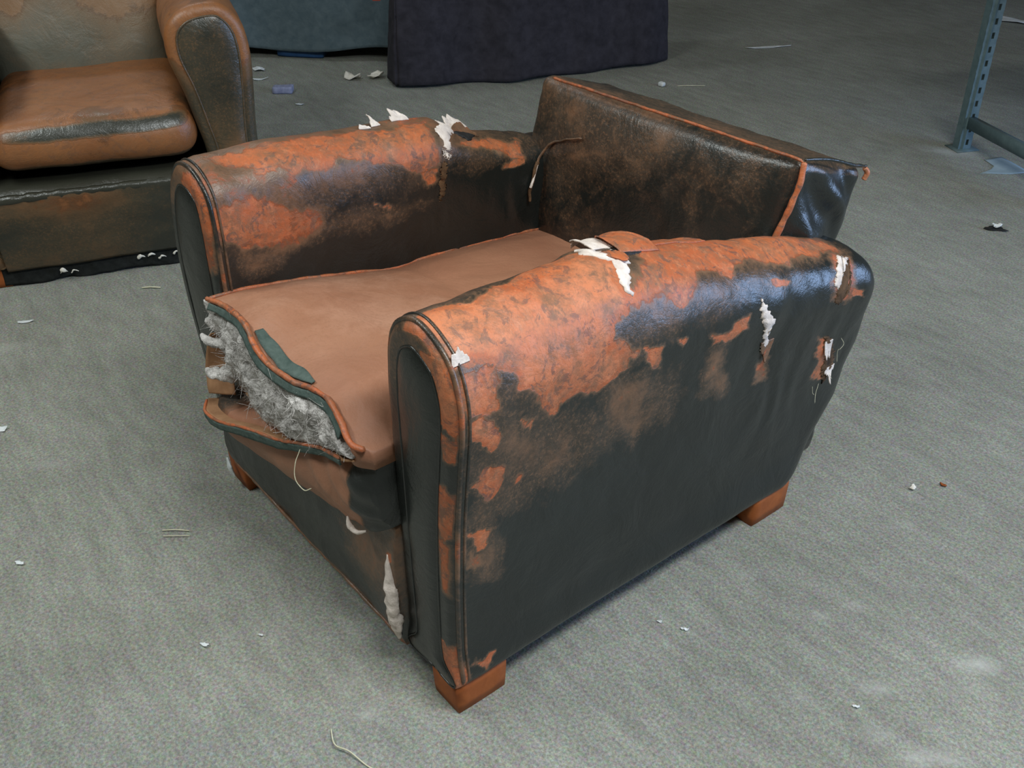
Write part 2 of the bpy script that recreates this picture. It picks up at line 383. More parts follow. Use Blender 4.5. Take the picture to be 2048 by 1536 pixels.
def patch_on(arm, name, pl, mat, parent, off=.002, n=26, rag=.004, puff=.004, label=None):
    """a ragged torn piece lying on the arm: polygon pl in (v,w)"""
    pl = np.array(pl, float); c = pl.mean(0); m = 90
    q = np.vstack([pl, pl[:1]]); dd = np.hypot(np.diff(q[:, 0])*SX, np.diff(q[:, 1])*arm.per); L = np.r_[0, np.cumsum(dd)]
    sp = np.linspace(0, L[-1], m, endpoint=False); ring = np.stack([np.interp(sp, L, q[:, j]) for j in (0, 1)], 1)
    rng = np.random.RandomState(int(abs(c[0]*1000))+n); ring[:, 0] += rng.uniform(-rag, rag, m)/SX; ring[:, 1] += rng.uniform(-rag, rag, m)/arm.per
    # fill with bmesh triangulation of the flat outline, then subdivide
    bm = bmesh.new(); vsx = [bm.verts.new((a*SX, b*arm.per, 0)) for a, b in ring]; bm.faces.new(vsx)
    bmesh.ops.triangulate(bm, faces=bm.faces[:])
    bmesh.ops.subdivide_edges(bm, edges=[e for e in bm.edges if e.calc_length() > .012], cuts=2, use_grid_fill=False)
    bmesh.ops.triangulate(bm, faces=bm.faces[:])
    co = np.array([v.co[:] for v in bm.verts]); bound = np.array([v.is_boundary for v in bm.verts]); F = [[v.index for v in f.verts] for f in bm.faces]; bm.free()
    v_, w_ = co[:, 0]/SX, co[:, 1]/arm.per
    sd = np.clip(poly_sd(co[:, 0], co[:, 1], ring*np.array([SX, arm.per])), 0, .01)/.01
    of = off+puff*sd*(.6+.8*fbm(np.c_[co[:, :2], 0*sd], 90, 2, 8))
    P = arm.at(v_, w_, off=of)
    base = arm.at(v_, w_, off=-.006)
    nV = len(P); FF = list(F)+[[i+nV for i in f[::-1]] for f in F]
    ed = {}
    for f in F:
        for a, b in zip(f, f[1:]+f[:1]): ed[(a, b)] = 1
    for (a, b) in ed:
        if (b, a) not in ed: FF.append([b, a, a+nV, b+nV])
    o = mesh_obj(name, np.vstack([P, base]), FF, mat, parent)
    if label: o['label'] = label
    return o

# ------------------------------------------------------------------ the armchair in front
chair = thing('armchair', 'dark club armchair in the middle, orange worn leather arms and seat cushion torn open', 'armchair')
near_arm = Arm([(.43, .07), (.43, .16), (.433, .28), (.442, .42), (.456, .54), (.464, .61), (.460, .665), (.436, .715), (.378, .745), (.330, .733), (.298, .695), (.285, .62), (.283, .5), (.283, .3), (.285, .16), (.288, .07), (.36, .068)],
    ([0, .02, .17, .27, .37, .48, .6, .74, .85, .955, 1.06], [.742, .744, .744, .742, .728, .706, .676, .640, .612, .580, .53]),
    ([.07, .15, .24, .40, .50, .62, .75], [.895, .945, 1.01, 1.045, 1.04, 1.03, 1.02]),
    ([.07, .6, .75], [.36, .373, .375], .12, .66), bumps=[(.36, .50, .03, .03, .010)])
far_arm = Arm([(-.385, .07), (-.41, .14), (-.452, .27), (-.486, .42), (-.492, .53), (-.480, .62), (-.455, .69), (-.415, .735), (-.370, .746), (-.325, .735), (-.293, .70), (-.285, .63), (-.288, .5), (-.285, .3), (-.285, .16), (-.285, .07), (-.33, .068)],
    ([0, .04, .17, .36, .45, .55, .60, .67, .79, 1.05], [.740, .748, .745, .728, .722, .708, .680, .652, .622, .55]),
    ([.07, .24, .40, .50, .62, .75], [.895, 1.0, 1.03, 1.03, 1.02, 1.0]),
    ([.07, .4, .6, .75], [-.335, -.38, -.385, -.375], .12, .66), seed=4)

PAINT = {}
PAINT['near'] = [
    (0.86,[(0.0423,0.4691),(0.0723,0.4568),(0.136,0.4593),(0.1996,0.4647),(0.3205,0.4909),(0.3481,0.4675),(0.3784,0.4445),(0.363,0.4221),(0.3669,0.4049),(0.3726,0.3968),(0.3466,0.391),(0.3155,0.3833),(0.3034,0.3654),(0.3378,0.359),(0.3593,0.3469),(0.3482,0.3282),(0.3112,0.3203),(0.2807,0.3227),(0.2524,0.3218),(0.2145,0.3252),(0.2094,0.3113),(0.1948,0.3194),(0.1868,0.3401),(0.1616,0.3597),(0.1605,0.3733),(0.1353,0.3837),(0.12,0.3926),(0.079,0.3983),(0.06,0.4023),(0.0683,0.4166),(0.0679,0.4281),(0.0504,0.4443)],0.012),
    (0.8,[(0.0728,0.3886),(0.0901,0.3889),(0.1159,0.3841),(0.1163,0.3585),(0.1123,0.3467),(0.0872,0.3534),(0.0756,0.3555),(0.0598,0.3657),(0.0594,0.3749)],0.008),
    (0.85,[(0.0791,0.3264),(0.075,0.3416),(0.0987,0.3446),(0.1103,0.3309),(0.1204,0.3133),(0.1087,0.3051),(0.1014,0.3017),(0.0865,0.3133)],0.006),
    (0.85,[(0.1096,0.2894),(0.1319,0.2772),(0.1248,0.2558),(0.1135,0.2469),(0.0933,0.2582),(0.0756,0.271),(0.0969,0.2691),(0.0984,0.2838)],0.006),
    (0.85,[(0.0713,0.2142),(0.1168,0.1988),(0.1063,0.184),(0.0873,0.1835)],0.005),
    (0.8,[(0.3742,0.3467),(0.411,0.343),(0.4127,0.3164),(0.3981,0.3176),(0.3779,0.3325)],0.006),
    (0.8,[(0.4391,0.3462),(0.457,0.3438),(0.4539,0.3345)],0.004),
    (0.75,[(0.1545,0.3294),(0.1718,0.3206),(0.1691,0.314)],0.004),
    (0.62,[(0.1509,0.2614),(0.1688,0.2504),(0.1685,0.241),(0.1543,0.247)],0.005),
    (0.9,[(0.0474,0.0543),(0.0512,0.0551),(0.0682,0.0203),(0.055,-0.01),(0.0478,-0.0061)],0.006),
    (0.8,[(0.0802,0.0297),(0.1248,0.0191),(0.1087,0.0103)],0.005),
    (0.55,[(0.0684,0.1922),(0.0974,0.1737),(0.1027,0.1552),(0.0727,0.1689)],0.006),
    (0.8,[(0.4423,0.413),(0.4455,0.39),(0.4611,0.3829),(0.4724,0.3928),(0.4675,0.4191)],0.006),
    (0.75,[(0.5799,0.4222),(0.6128,0.4157),(0.5919,0.4011),(0.5611,0.4042)],0.006),
    (0.72,[(0.5765,0.3503),(0.6106,0.353),(0.6101,0.3313),(0.5819,0.324),(0.5281,0.3288),(0.5226,0.3395),(0.5656,0.3382)],0.006),
    (0.72,[(0.6851,0.395),(0.7265,0.3889),(0.7188,0.3802),(0.6819,0.3864)],0.005),
    (0.75,[(0.8902,0.3586),(0.9312,0.3496),(0.9287,0.3354),(0.8985,0.3413)],0.005),
    (0.56,[(0.3632,0.3957),(0.3816,0.4191),(0.4573,0.4565),(0.6122,0.4879),(0.7543,0.4818),(0.8912,0.45),(0.9171,0.4228),(0.7777,0.416),(0.644,0.4167),(0.5676,0.4124),(0.5208,0.4133),(0.4762,0.3869),(0.4145,0.3883)],0.02),
    (0.45,[(0.5232,0.3236),(0.5647,0.3163),(0.5873,0.229),(0.536,0.244)],0.02),
    (0.44,[(0.3106,0.3235),(0.3856,0.3102),(0.4161,0.2475),(0.394,0.2171),(0.311,0.2593)],0.03),
    (0.38,[(0.0872,0.3506),(0.2857,0.286),(0.4564,0.2953),(0.4641,0.2342),(0.3182,0.2293),(0.1847,0.2109),(0.1127,0.2081),(0.0853,0.2513)],0.06),
    (0.52,[(0.6555,0.2687),(0.6891,0.2647),(0.6964,0.2165),(0.6672,0.2254)],0.008),
    (0.64,[(0.8151,0.2739),(0.8493,0.2533),(0.9093,0.1618),(0.8872,0.1527),(0.8468,0.1799),(0.8465,0.2163)],0.006),
    (0.5,[(0.8651,0.4196),(0.9198,0.4159),(0.8971,0.334),(0.8247,0.3449)],0.01),
    (0.38,[(0.0713,0.3981),(0.121,0.3896),(0.1361,0.1293),(0.0759,0.1347)],0.03),
    (0.52,[(0.0461,0.468),(0.0797,0.447),(0.0622,0.3915),(0.0558,0.3207),(0.0417,0.3197),(0.0326,0.3952)],0.01),
    (0.82,[(-0.02,0.445),(0.0206,0.4376),(0.0406,0.4163),(0.052,0.39),(0.052,0.335),(-0.02,0.335)],0.004),
    (0.74,[(0.0,0.325),(0.052,0.33),(0.05,0.305),(0.02,0.3)],0.004),
    (0.7,[(0.0,0.272),(0.052,0.268),(0.0496,0.2076),(0.02,0.195),(-0.01,0.22)],0.006),
    (0.6,[(0.0,0.2),(0.045,0.2),(0.045,0.13),(0.02,0.13)],0.01),
    (0.88,[(-0.02,0.052),(0.05,0.055),(0.055,-0.02),(-0.02,-0.02)],0.004)]
PAINT['far'] = [
    (0.62,[(0.0876,0.4718),(0.2069,0.4799),(0.3819,0.4805),(0.5628,0.4812),(0.539,0.5345),(0.5165,0.5615),(0.484,0.5719),(0.4353,0.5585),(0.4079,0.5475),(0.3787,0.5376),(0.3377,0.5323),(0.2843,0.5356),(0.2343,0.5335),(0.192,0.5403),(0.15,0.5506),(0.1841,0.5625),(0.1993,0.5779),(0.2058,0.599),(0.1736,0.6068),(0.1343,0.6116),(0.0875,0.6053),(0.0541,0.581),(0.0507,0.5563),(0.0795,0.5383),(0.1213,0.5159),(0.0985,0.4956)],0.02),
    (0.62,[(0.5654,0.529),(0.6364,0.5041),(0.7748,0.498),(0.7438,0.5388),(0.6407,0.5254)],0.012),
    (0.8,[(0.6819,0.5415),(0.7399,0.5389),(0.7333,0.5475),(0.682,0.5529)],0.005),
    (0.75,[(0.3667,0.5856),(0.4084,0.5948),(0.4051,0.5982),(0.368,0.5918)],0.004),
    (0.5,[(0.1833,0.5687),(0.2812,0.5775),(0.2546,0.6074),(0.2101,0.6282),(0.1502,0.6287)],0.02),
    (0.4,[(0.071,0.5977),(0.1723,0.6196),(0.3192,0.5899),(0.4865,0.6021),(0.424,0.6224),(0.2133,0.614),(0.1251,0.6507)],0.03),
    (-0.3,[(0.1124,0.5102),(0.1986,0.5288),(0.1759,0.5464),(0.1319,0.5476),(0.0905,0.5352)],0.012),
    (-0.12,[(0.3782,0.5536),(0.5143,0.5692),(0.4868,0.5959),(0.3776,0.5796)],0.015),
    (-0.12,[(0.5623,0.5445),(0.6859,0.5341),(0.6739,0.5777),(0.5464,0.5865)],0.02),
    (0.6,[(0.487,0.5618),(0.5234,0.5582),(0.5125,0.583),(0.4874,0.5869)],0.006),
    (0.54,[(-0.01,0.47),(0.05,0.47),(0.06,0.55),(0.05,0.62),(0.0,0.63)],0.008)]
TEAR_NEAR = [
    [(0.3617,0.4848),(0.3691,0.4788),(0.3714,0.4628),(0.3793,0.4539),(0.4013,0.4598),(0.4075,0.4538),(0.3932,0.4466),(0.4042,0.4411),(0.3854,0.4265),(0.3722,0.4116),(0.3677,0.4041),(0.3631,0.408),(0.3598,0.4194),(0.368,0.4295),(0.3779,0.4439),(0.363,0.4504),(0.3449,0.465)],
    [(0.6402,0.3708),(0.6516,0.3596),(0.6623,0.3472),(0.6734,0.3351),(0.6669,0.3256),(0.6668,0.3105),(0.6809,0.2892),(0.6737,0.2718),(0.6583,0.2867),(0.6582,0.3049),(0.6522,0.323),(0.6433,0.3406),(0.637,0.3563)],
    [(0.5598,0.4848),(0.5673,0.4727),(0.6084,0.4818),(0.6084,0.4818),(0.5636,0.4788)],
    [(0.8801,0.4169),(0.9091,0.414),(0.8756,0.3927),(0.8571,0.3773),(0.8432,0.3628),(0.8348,0.371),(0.8494,0.3897)]]
TEAR_FAR = [
    [(0.586,0.4758),(0.6346,0.4697),(0.6458,0.4697),(0.6024,0.4961),(0.5686,0.52),(0.5649,0.5349),(0.5545,0.5374),(0.5498,0.5261),(0.5586,0.5132),(0.5504,0.5049),(0.5684,0.4976)],
    [(0.5462,0.5348),(0.5578,0.5435),(0.5516,0.5479),(0.5437,0.5434)]]

def near_paint(V, W, P):
    f = field(V, W, near_arm.per, PAINT.get('near', []))
    f = f+.10*sstep(.45, .70, P[..., 2])+.06
    f = np.maximum(f, .42*sstep(.5, .66, P[..., 2])*sstep(1.0, .8, V))
    f = f+.10*fbm(P, 3.5, 3, 77)
    f = f-.16*sstep(.43, .47, W)*sstep(.55, .51, W)*(f > .5)*sstep(.05, .1, V)*sstep(.42, .36, V)
    return np.clip(f, 0, 1)
near_arm.build(M_leather, chair, near_paint)
def far_paint(V, W, P):
    f = field(V, W, far_arm.per, PAINT.get('far', []))
    f = np.maximum(f, .44*sstep(.52, .70, P[..., 2]))+.10*fbm(P, 4, 3, 78)
    return np.clip(f+.06, 0, 1)
far_arm.build(M_leather, chair, far_paint)
dark_panel = lambda P: .05+.10*sstep(.5, .7, P[..., 2])+.2*sstep(.16, .08, P[..., 2])
near_arm.panel(M_leather, chair, dark_panel); far_arm.panel(M_leather, chair, dark_panel)
for a_, wf in ((near_arm, lambda w_: .30+.45*np.clip(fbm(np.c_[w_*30, 0*w_, 0*w_], 1, 3, 7)+.25, 0, 1)), (far_arm, lambda w_: .26+.45*np.clip(fbm(np.c_[w_*30, 0*w_, 0*w_], 1, 3, 8)+.1, 0, 1))):
    a_.welt(M_piping, chair, .001, -.035, .96, .0021, lambda w_: .18+0*w_)
    a_.welt(M_piping, chair, .058, .005, .93, .0042, wf)
    a_.welt(M_piping, chair, .071, .005, .93, .0028, lambda w_: .36+.2*fbm(np.c_[w_*20, 0*w_, 0*w_], 1, 2, 9), name='seam')

# backrest
bc = {(-1, -1, -1): (-.40, .79, .36), (1, -1, -1): (.325, .79, .36), (-1, -1, 1): (-.352, .835, .757), (1, -1, 1): (.358, .848, .757),
      (-1, 1, -1): (-.40, 1.0, .30), (1, 1, -1): (.325, 1.0, .30), (-1, 1, 1): (-.352, 1.05, .690), (1, 1, 1): (.352, 1.062, .690)}
p, F, q = block((.72, .22, .40), (90, 34, 60), .026)
P = trilin(bc, q)
f0 = q[:, 1] < -.2
puff = (1-np.abs(q[:, 0])**4)*(1-np.abs(q[:, 2])**4)
P[:, 1] -= np.where(f0, .030*puff, 0)
P[:, 0] -= .055*sstep(.6, -.4, q[:, 2])*sstep(-.6, -1, q[:, 0])*.3
P = P+.007*fbm(P, 6, 3, 21)[:, None]*np.array([.3, 1, .3])+.0025*fbm(P, 26, 3, 22)[:, None]
side = sstep(.85, 1, q[:, 0])*sstep(1, .4, np.abs(q[:, 1]))
ph = 70*(P[:, 2]*.8+P[:, 1]*1.0)+5*fbm(P, 7, 2, 4)
P[:, 0] += side*(.008*np.sin(ph*.8)+.014*fbm(P, 9, 2, 30)+.020*(1-q[:, 2]**2)-.004)
wear = .30+.13*sstep(.54, .70, P[:, 2])*(.7+.6*fbm(P, 7, 3, 5))+.16*fbm(P, 5, 3, 6)-.12*sstep(.24, .33, P[:, 0])-.08*sstep(.62, .5, P[:, 2])
wear = np.maximum(wear, .46*sstep(.02, .0, np.abs(P[:, 2]-.745)+.0*P[:, 0])*(P[:, 1] < .86)*sstep(.2, .0, P[:, 0]))
wear = np.where(q[:, 0] > .985, .10, wear)
wear = np.maximum(wear, .46*sstep(1.1, .2, np.hypot((P[:, 0]+.31)/.10, (P[:, 2]-.73)/.06)))
wear = np.where((q[:, 2] > .9) & (P[:, 1] > .87), .36+.1*fbm(P, 7, 2, 3), wear)
mesh_obj('backrest', P, F, M_leather, chair, attrs={'wear': np.clip(wear, 0, 1)})
def edge(pts, r, n=90, wv=.7, name='piping', mat=None, wob=.0015, parent=None):
    c_ = catmull(pts, n); c_ = c_+wob*np.stack([fbm(c_, 30, 2, k) for k in (1, 2, 3)], 1)
    rr = r*(1+.35*fbm(c_, 40, 2, 9))
    return tube(name, c_, rr, mat or M_piping, parent or chair, attrs={'wear': np.full((n, 8), wv)})
edge([(-.300, .830, .757), (-.15, .822, .763), (.05, .822, .765), (.2, .832, .762), (.335, .846, .757), (.357, .850, .752)], .0032, wv=.57)
edge([(.357, .850, .754), (.361, .842, .72), (.357, .832, .68), (.349, .822, .64), (.340, .81, .59)], .0060, wv=.68)
edge([(.350, 1.055, .690), (.354, 1.062, .678), (.352, 1.058, .664)], .0055, n=20, wv=.9)
edge([(.356, .852, .757), (.358, .92, .742), (.358, 1.0, .712), (.352, 1.058, .693)], .0035, wv=.25)
# frayed seam where the back pad meets the far arm
edge([(-.165, .795, .664), (-.20, .794, .656), (-.241, .795, .640), (-.272, .793, .617), (-.285, .780, .590), (-.283, .766, .560), (-.280, .748, .515)], .0026, wv=.46, name='frayed_seam', wob=.004)
edge([(-.284, .776, .585), (-.281, .762, .565), (-.280, .752, .535), (-.279, .745, .500)], .0042, n=60, name='frayed_seam', mat=M_raw, wob=.006)
edge([(-.282, .772, .580), (-.279, .758, .555), (-.278, .748, .530)], .0032, n=60, name='frayed_seam', mat=M_lining, wob=.006)
# rear boards of the chair
plain_block('back_panel', (-.40, .90, .08), (.40, .99, .50), M_leather, chair, .02, (16, 4, 10), attrs=None)

# front rail: upright leather board under the sagging deck
nx, nz = 90, 30
xs = np.linspace(-.38, .290, nx); tt = np.linspace(0, 1, nz)
top = np.interp(xs, [-.38, -.16, -.03, .06, .18, .29], [.19, .228, .246, .268, .298, .335])
bot = np.interp(xs, [-.38, .29], [.072, .062])
X, T = np.meshgrid(xs, tt, indexing='ij'); Z = bot[:, None]+(top-bot)[:, None]*T
Y = -.002-.010*np.sin(np.pi*T)**.7
Pf = np.stack([X, Y, Z], -1); Pf[..., 1] -= .006*fbm(Pf, 7, 3, 40)+.003*fbm(Pf, 30, 3, 41)
Pb = Pf[:, ::-1].copy(); Pb[..., 1] = .06
Pr = np.concatenate([Pf, Pb], 1); Wr = np.zeros(Pr.shape[:2])
Wr = .16+.34*sstep(.05, .20, Pr[..., 0])*sstep(.08, .20, Pr[..., 2])+.10*fbm(Pr, 8, 3, 5)
Wr = np.maximum(Wr, .55*sstep(.020, .004, Pr[..., 2]-.066)); Wr = np.maximum(Wr, .75*sstep(.03, .0, np.hypot(Pr[..., 0]-.272, Pr[..., 2]-.26)))
Wr = np.maximum(Wr, .62*sstep(.035, 0, np.hypot(Pr[..., 0]-.25, Pr[..., 2]-.10)))
grid('front_rail', Pr, M_leather, chair, wrap=True, caps=True, attrs={'wear': np.clip(Wr, 0, 1)})
edge([(-.38, -.002, .072), (-.1, -.003, .068), (.1, -.003, .066), (.285, -.003, .062)], .0035, wv=.5)
# white stuffing poking from the split beside the arm
def blobmesh(name, path, rads, mat, parent, flat=(1, 1, 1), rough=.5, seed=1, n=40, m=14):
    c_ = catmull(path, n); r_ = np.interp(np.linspace(0, 1, n), np.linspace(0, 1, len(rads)), rads)
    Pt = tube_P(c_, r_, m, ends=False); ctr = c_[:, None]
    D = (Pt-ctr)*np.array(flat); Pt = ctr+D*(1+rough*fbm(Pt, 70, 3, seed)[..., None])
    return grid(name, Pt, mat, parent, wrap=True, caps=True)
o = blobmesh('torn_lining', [(.266, -.012, .262), (.272, -.016, .225), (.280, -.020, .18), (.284, -.020, .13), (.286, -.016, .085)], [.002, .010, .014, .015, .004], M_lining, chair, (1, .8, 1), .7, 3)
o['label'] = 'cream lining bulging from a split beside the near arm'

# deck: slumped roll of leather under the cushion
lowp = catmull([(-.285, -.060, .315), (-.24, -.088, .318), (-.17, -.090, .330), (-.08, -.080, .362), (.023, -.062, .385), (.09, -.052, .410), (.17, -.050, .444), (.245, -.056, .470), (.285, -.03, .485)], 110)
n2_ = 34
botc = catmull([(-.31, -.012, .190), (-.24, -.020, .200), (-.16, -.026, .218), (-.03, -.030, .236), (.06, -.032, .257), (.13, -.034, .272), (.18, -.036, .286), (.24, -.034, .302), (.295, -.026, .34)], 110)
t_ = np.linspace(0, 1, n2_)
D = lowp[:, None]*(1-t_)[None, :, None]+botc[:, None]*t_[None, :, None]
D[:, :, 1] += .012
D[:, :, 1] -= (.024*np.sin(np.pi*t_**.8))[None]
D[:, :, 1] += .02*(1-t_)[None]**3
ph = 60*D[..., 2]+26*D[..., 0]+5*fbm(D, 6, 2, 50)
D[:, :, 1] -= .0035*np.sin(ph*1.6)*sstep(.0, .2, D[..., 0])+.006*fbm(D, 14, 3, 51)
Db = D[:, ::-1].copy(); Db[..., 1] = .10
Dw = np.concatenate([D, Db], 1)
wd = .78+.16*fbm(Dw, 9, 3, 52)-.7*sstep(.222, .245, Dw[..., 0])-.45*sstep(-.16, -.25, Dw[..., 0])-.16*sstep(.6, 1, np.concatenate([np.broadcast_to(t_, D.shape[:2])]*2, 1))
grid('seat_deck', Dw, M_seat, chair, wrap=True, caps=True, attrs={'wear': np.clip(wd, 0, 1)})
o = blobmesh('torn_lining', [(.188, -.036, .306), (.205, -.042, .299), (.226, -.042, .300), (.244, -.034, .310)], [.002, .006, .005, .002], M_lining, chair, (1, .8, .8), .5, 6)

# seat cushion
fe = catmull([(-.292, -.026, .513), (-.223, -.016, .520), (-.136, -.023, .530), (-.078, -.034, .515), (-.019, -.040, .505), (.063, -.037, .510), (.129, -.027, .520), (.175, -.030, .525), (.225, -.040, .515), (.258, -.048, .500), (.287, -.030, .492)], 120)
nv_ = 110; vv = np.linspace(0, 1, nv_)
re_ = np.stack([np.linspace(-.292, .287, 120), np.full(120, .80), np.full(120, .41)], 1)
lz = lambda y: np.interp(y, [-.03, .04, .166, .325, .40, .45, .655, .8], [.513, .510, .489, .455, .440, .442, .425, .41])
C = fe[:, None]*(1-vv)[None, :, None]+re_[:, None]*vv[None, :, None]
u_ = np.linspace(0, 1, 120)[:, None]
zt = lz(C[..., 1]); fz = fe[:, 2][:, None]
C[..., 2] = zt+(fz-np.interp(fe[:, 1], [-.06, 0], [.513, .512])[:, None])*np.exp(-(vv*6)**2)[None]
C[..., 2] += .022*np.sin(np.pi*u_)**.7*sstep(0, .22, vv)[None]*sstep(1.0, .8, vv)[None]
C[..., 2] += .009*np.minimum(1, 3*np.sin(np.pi*u_))*sstep(.0, .06, vv)[None]
C[..., 2] += .006*fbm(C, 5, 3, 60)+.0014*fbm(C, 30, 3, 61)
# dent with creases running back from the torn welt
cr = np.exp(-((C[..., 0]-.02-.25*C[..., 1])/.05)**2)*sstep(.3, .05, C[..., 1]); C[..., 2] -= .007*cr
edge_dark = np.minimum(C[..., 1]+.03, .285-np.abs(C[..., 0]))
wc = .86+.32*fbm(C, 5, 5, 62)-.16*sstep(.2, .7, C[..., 1])-.12*sstep(.03, .0, .287-np.abs(C[..., 0]))
seat = grid('seat_cushion', np.concatenate([C, np.concatenate([C[:, ::-1, :2], np.minimum(C[:, ::-1, 2:]-.03, .46)], -1)], 1), M_seat, chair, wrap=True, caps=True,
     attrs={'wear': np.clip(np.concatenate([wc, wc[:, ::-1]], 1), .64, 1)}, flip=True)
seat['label'] = 'tan leather seat cushion with its front torn open'
def on(o_, parent): o_.parent = parent; return o_
# cushion welt and tapes
on(edge(fe[1::4]+np.array([0, -.004, .004]), .0052, n=160, wv=.66), seat)
on(edge([tuple(x) for x in (C[0, ::9]+np.array([.004, 0, .003]))], .004, n=120, wv=.62), seat)
def ribbon(name, A, B, mat, parent, rows=5, puff=.002, seed=3):
    t2 = np.linspace(0, 1, rows); R = A[:, None]*(1-t2)[None, :, None]+B[:, None]*t2[None, :, None]
    R = R+.0015*fbm(R, 40, 2, seed)[..., None]; o_ = grid(name, R, mat, parent)
    md = o_.modifiers.new('thick', 'SOLIDIFY'); md.thickness = .003; md.offset = 0
    return o_
gA = catmull(fe[4:112:6]+np.array([0, -.007, -.001]), 120); gB = gA+np.array([-.002, -.006, -.013])
g = ribbon('welt_tape', gA, gB, M_green, seat); g['label'] = 'frayed green tape under the cushion piping'
# the split behind the piping: tape and a little wadding on top of the cushion
k0 = [(-.055, .000), (-.02, -.006), (.03, -.012), (.08, -.010), (.115, -.006)]
from bisect import bisect
def ctop(x, y):
    iu = int(np.argmin(np.abs(C[:, 0, 0]-x))); iv = int(np.argmin(np.abs(C[iu, :, 1]-y))); return C[iu, iv]
sA = np.array([ctop(x, y)+np.array([0, 0, .004]) for x, y in [(-.105, -.020), (-.06, -.030), (.00, -.034), (.05, -.032), (.092, -.024)]])
sB = np.array([ctop(x, y)+np.array([0, 0, .004]) for x, y in [(-.100, -.004), (-.052, -.006), (.005, -.008), (.052, -.010), (.096, -.020)]])
g = ribbon('welt_tape', catmull(sA, 40), catmull(sB, 40), M_green, seat, seed=8)
# stuffing
stT = catmull(np.vstack([gB[:1]+np.array([-.030, .004, .006]), gB[::12]+np.array([0, .012, .004])]), 130)
stB = catmull([(-.288, -.005, .430), (-.225, -.016, .388), (-.185, -.028, .372), (-.15, -.034, .366), (-.10, -.045, .370), (-.04, -.050, .376), (.03, -.056, .392), (.10, -.052, .415), (.17, -.052, .446), (.235, -.056, .470), (.262, -.052, .478)], 130)
ts = np.linspace(0, 1, 60)
Q = stT[:, None]*(1-ts)[None, :, None]+stB[:, None]*ts[None, :, None]
bul = np.sin(np.pi*ts)**.6
Q[..., 1] -= .014*bul[None]; Q[..., 1] += .06*sstep(.9, 1, ts)[None]*0
nn_ = fbm(Q, 16, 4, 70); n3_ = fbm(Q, 60, 4, 71)
Q[..., 1] -= (.026*nn_+.012*n3_)*(.25+.75*bul[None]); Q[..., 2] += (.010*nn_+.008*n3_)*bul[None]
Qb = Q[:, ::-1].copy(); Qb[..., 1] = .06
st = grid('stuffing', np.concatenate([Q, Qb], 1), M_stuff, seat, wrap=True, caps=True); st['label'] = 'matted grey stuffing spilling from the cushion'
# tufts pulled out at the left
on(blobmesh('stuffing_tuft', [(-.235, -.02, .440), (-.252, -.038, .440), (-.272, -.048, .442), (-.290, -.050, .447)], [.016, .013, .009, .003], M_stuff, seat, (1, 1, .7), .8, 4), seat)
on(blobmesh('stuffing_tuft', [(-.185, -.035, .405), (-.205, -.055, .400), (-.225, -.066, .398), (-.242, -.070, .400)], [.018, .016, .012, .004], M_stuff, seat, (1, 1, .8), .8, 5), seat)
# fine hairs over the stuffing
rng = np.random.RandomState(3); HV = []; HF = []
for k in range(900):
    i, j = rng.randint(3, 127), rng.randint(2, 57); p0 = Q[i, j]; d0 = np.array([rng.normal(0, 1), -abs(rng.normal(0, .5))-.15, rng.normal(0, .8)]); d0 /= np.linalg.norm(d0)
    l_ = rng.uniform(.008, .026); d1 = d0+rng.normal(0, .6, 3)
    pts = [p0+d0*l_*s_+(d1-d0)*l_*s_*s_*.5 for s_ in (0, .33, .66, 1)]
    sd_ = np.cross(d0, rng.normal(0, 1, 3)); sd_ /= np.linalg.norm(sd_)+1e-9; b0 = len(HV)
    for m_, q_ in enumerate(pts):
        rr_ = .00055*(1-.2*m_); HV += [q_+sd_*rr_, q_-sd_*rr_]
    for m_ in range(3): HF.append((b0+2*m_, b0+2*m_+1, b0+2*m_+3, b0+2*m_+2))
h = mesh_obj('stuffing_fibre', HV, HF, M_stuff, seat, smooth=False); h['kind'] = 'stuff'
# lower boxing flap hanging open, with its own welt
lp = lowp[2:104]
inner = np.stack([np.interp(lp[:, 0], [-.29, -.2, .0, .26], [-.285, -.19, .01, .255]), np.full(len(lp), .015), lp[:, 2]+.012], 1)
t3 = np.linspace(0, 1, 22); FL = lp[:, None]*(1-t3)[None, :, None]+inner[:, None]*t3[None, :, None]
FL[..., 2] -= (.014*np.sin(np.pi*t3))[None]; FL = FL+.002*fbm(FL, 20, 3, 80)[..., None]
fl = grid('torn_flap', FL, M_underside, seat); md = fl.modifiers.new('thick', 'SOLIDIFY'); md.thickness = .004
fl['label'] = 'tan inside face of the torn cushion front'
# upright end of the boxing on the left
eA = np.array([(-.285, -.060, .318), (-.298, -.054, .345), (-.306, -.048, .375), (-.306, -.040, .405), (-.300, -.030, .435)]); eB = eA+np.array([(.055, .03, .012), (.045, .035, .01), (.028, .035, .0), (.014, .03, 0), (.004, .02, 0)])
e1 = ribbon('torn_flap', catmull(eA, 40), catmull(eB, 40), M_underside, seat, rows=8, seed=5)
on(edge([tuple(x+np.array([0, -.003, -.001])) for x in lp[::8]], .0030, n=150, wv=.62), seat)
ga = catmull(lp[::8]+np.array([0, -.004, -.003]), 140); gb = ga+np.stack([np.zeros(140), .001+0*ga[:, 0], -np.interp(ga[:, 0], [-.28, -.05, .1, .25], [.012, .018, .015, .010])], 1)
g = ribbon('welt_tape', ga, gb, M_green, seat, seed=12)
# loose thread
on(edge([(.095, -.062, .405), (.10, -.075, .385), (.115, -.085, .362), (.135, -.082, .352), (.15, -.075, .362)], .0008, n=30, name='loose_thread', mat=M_straw, wob=.002), seat)

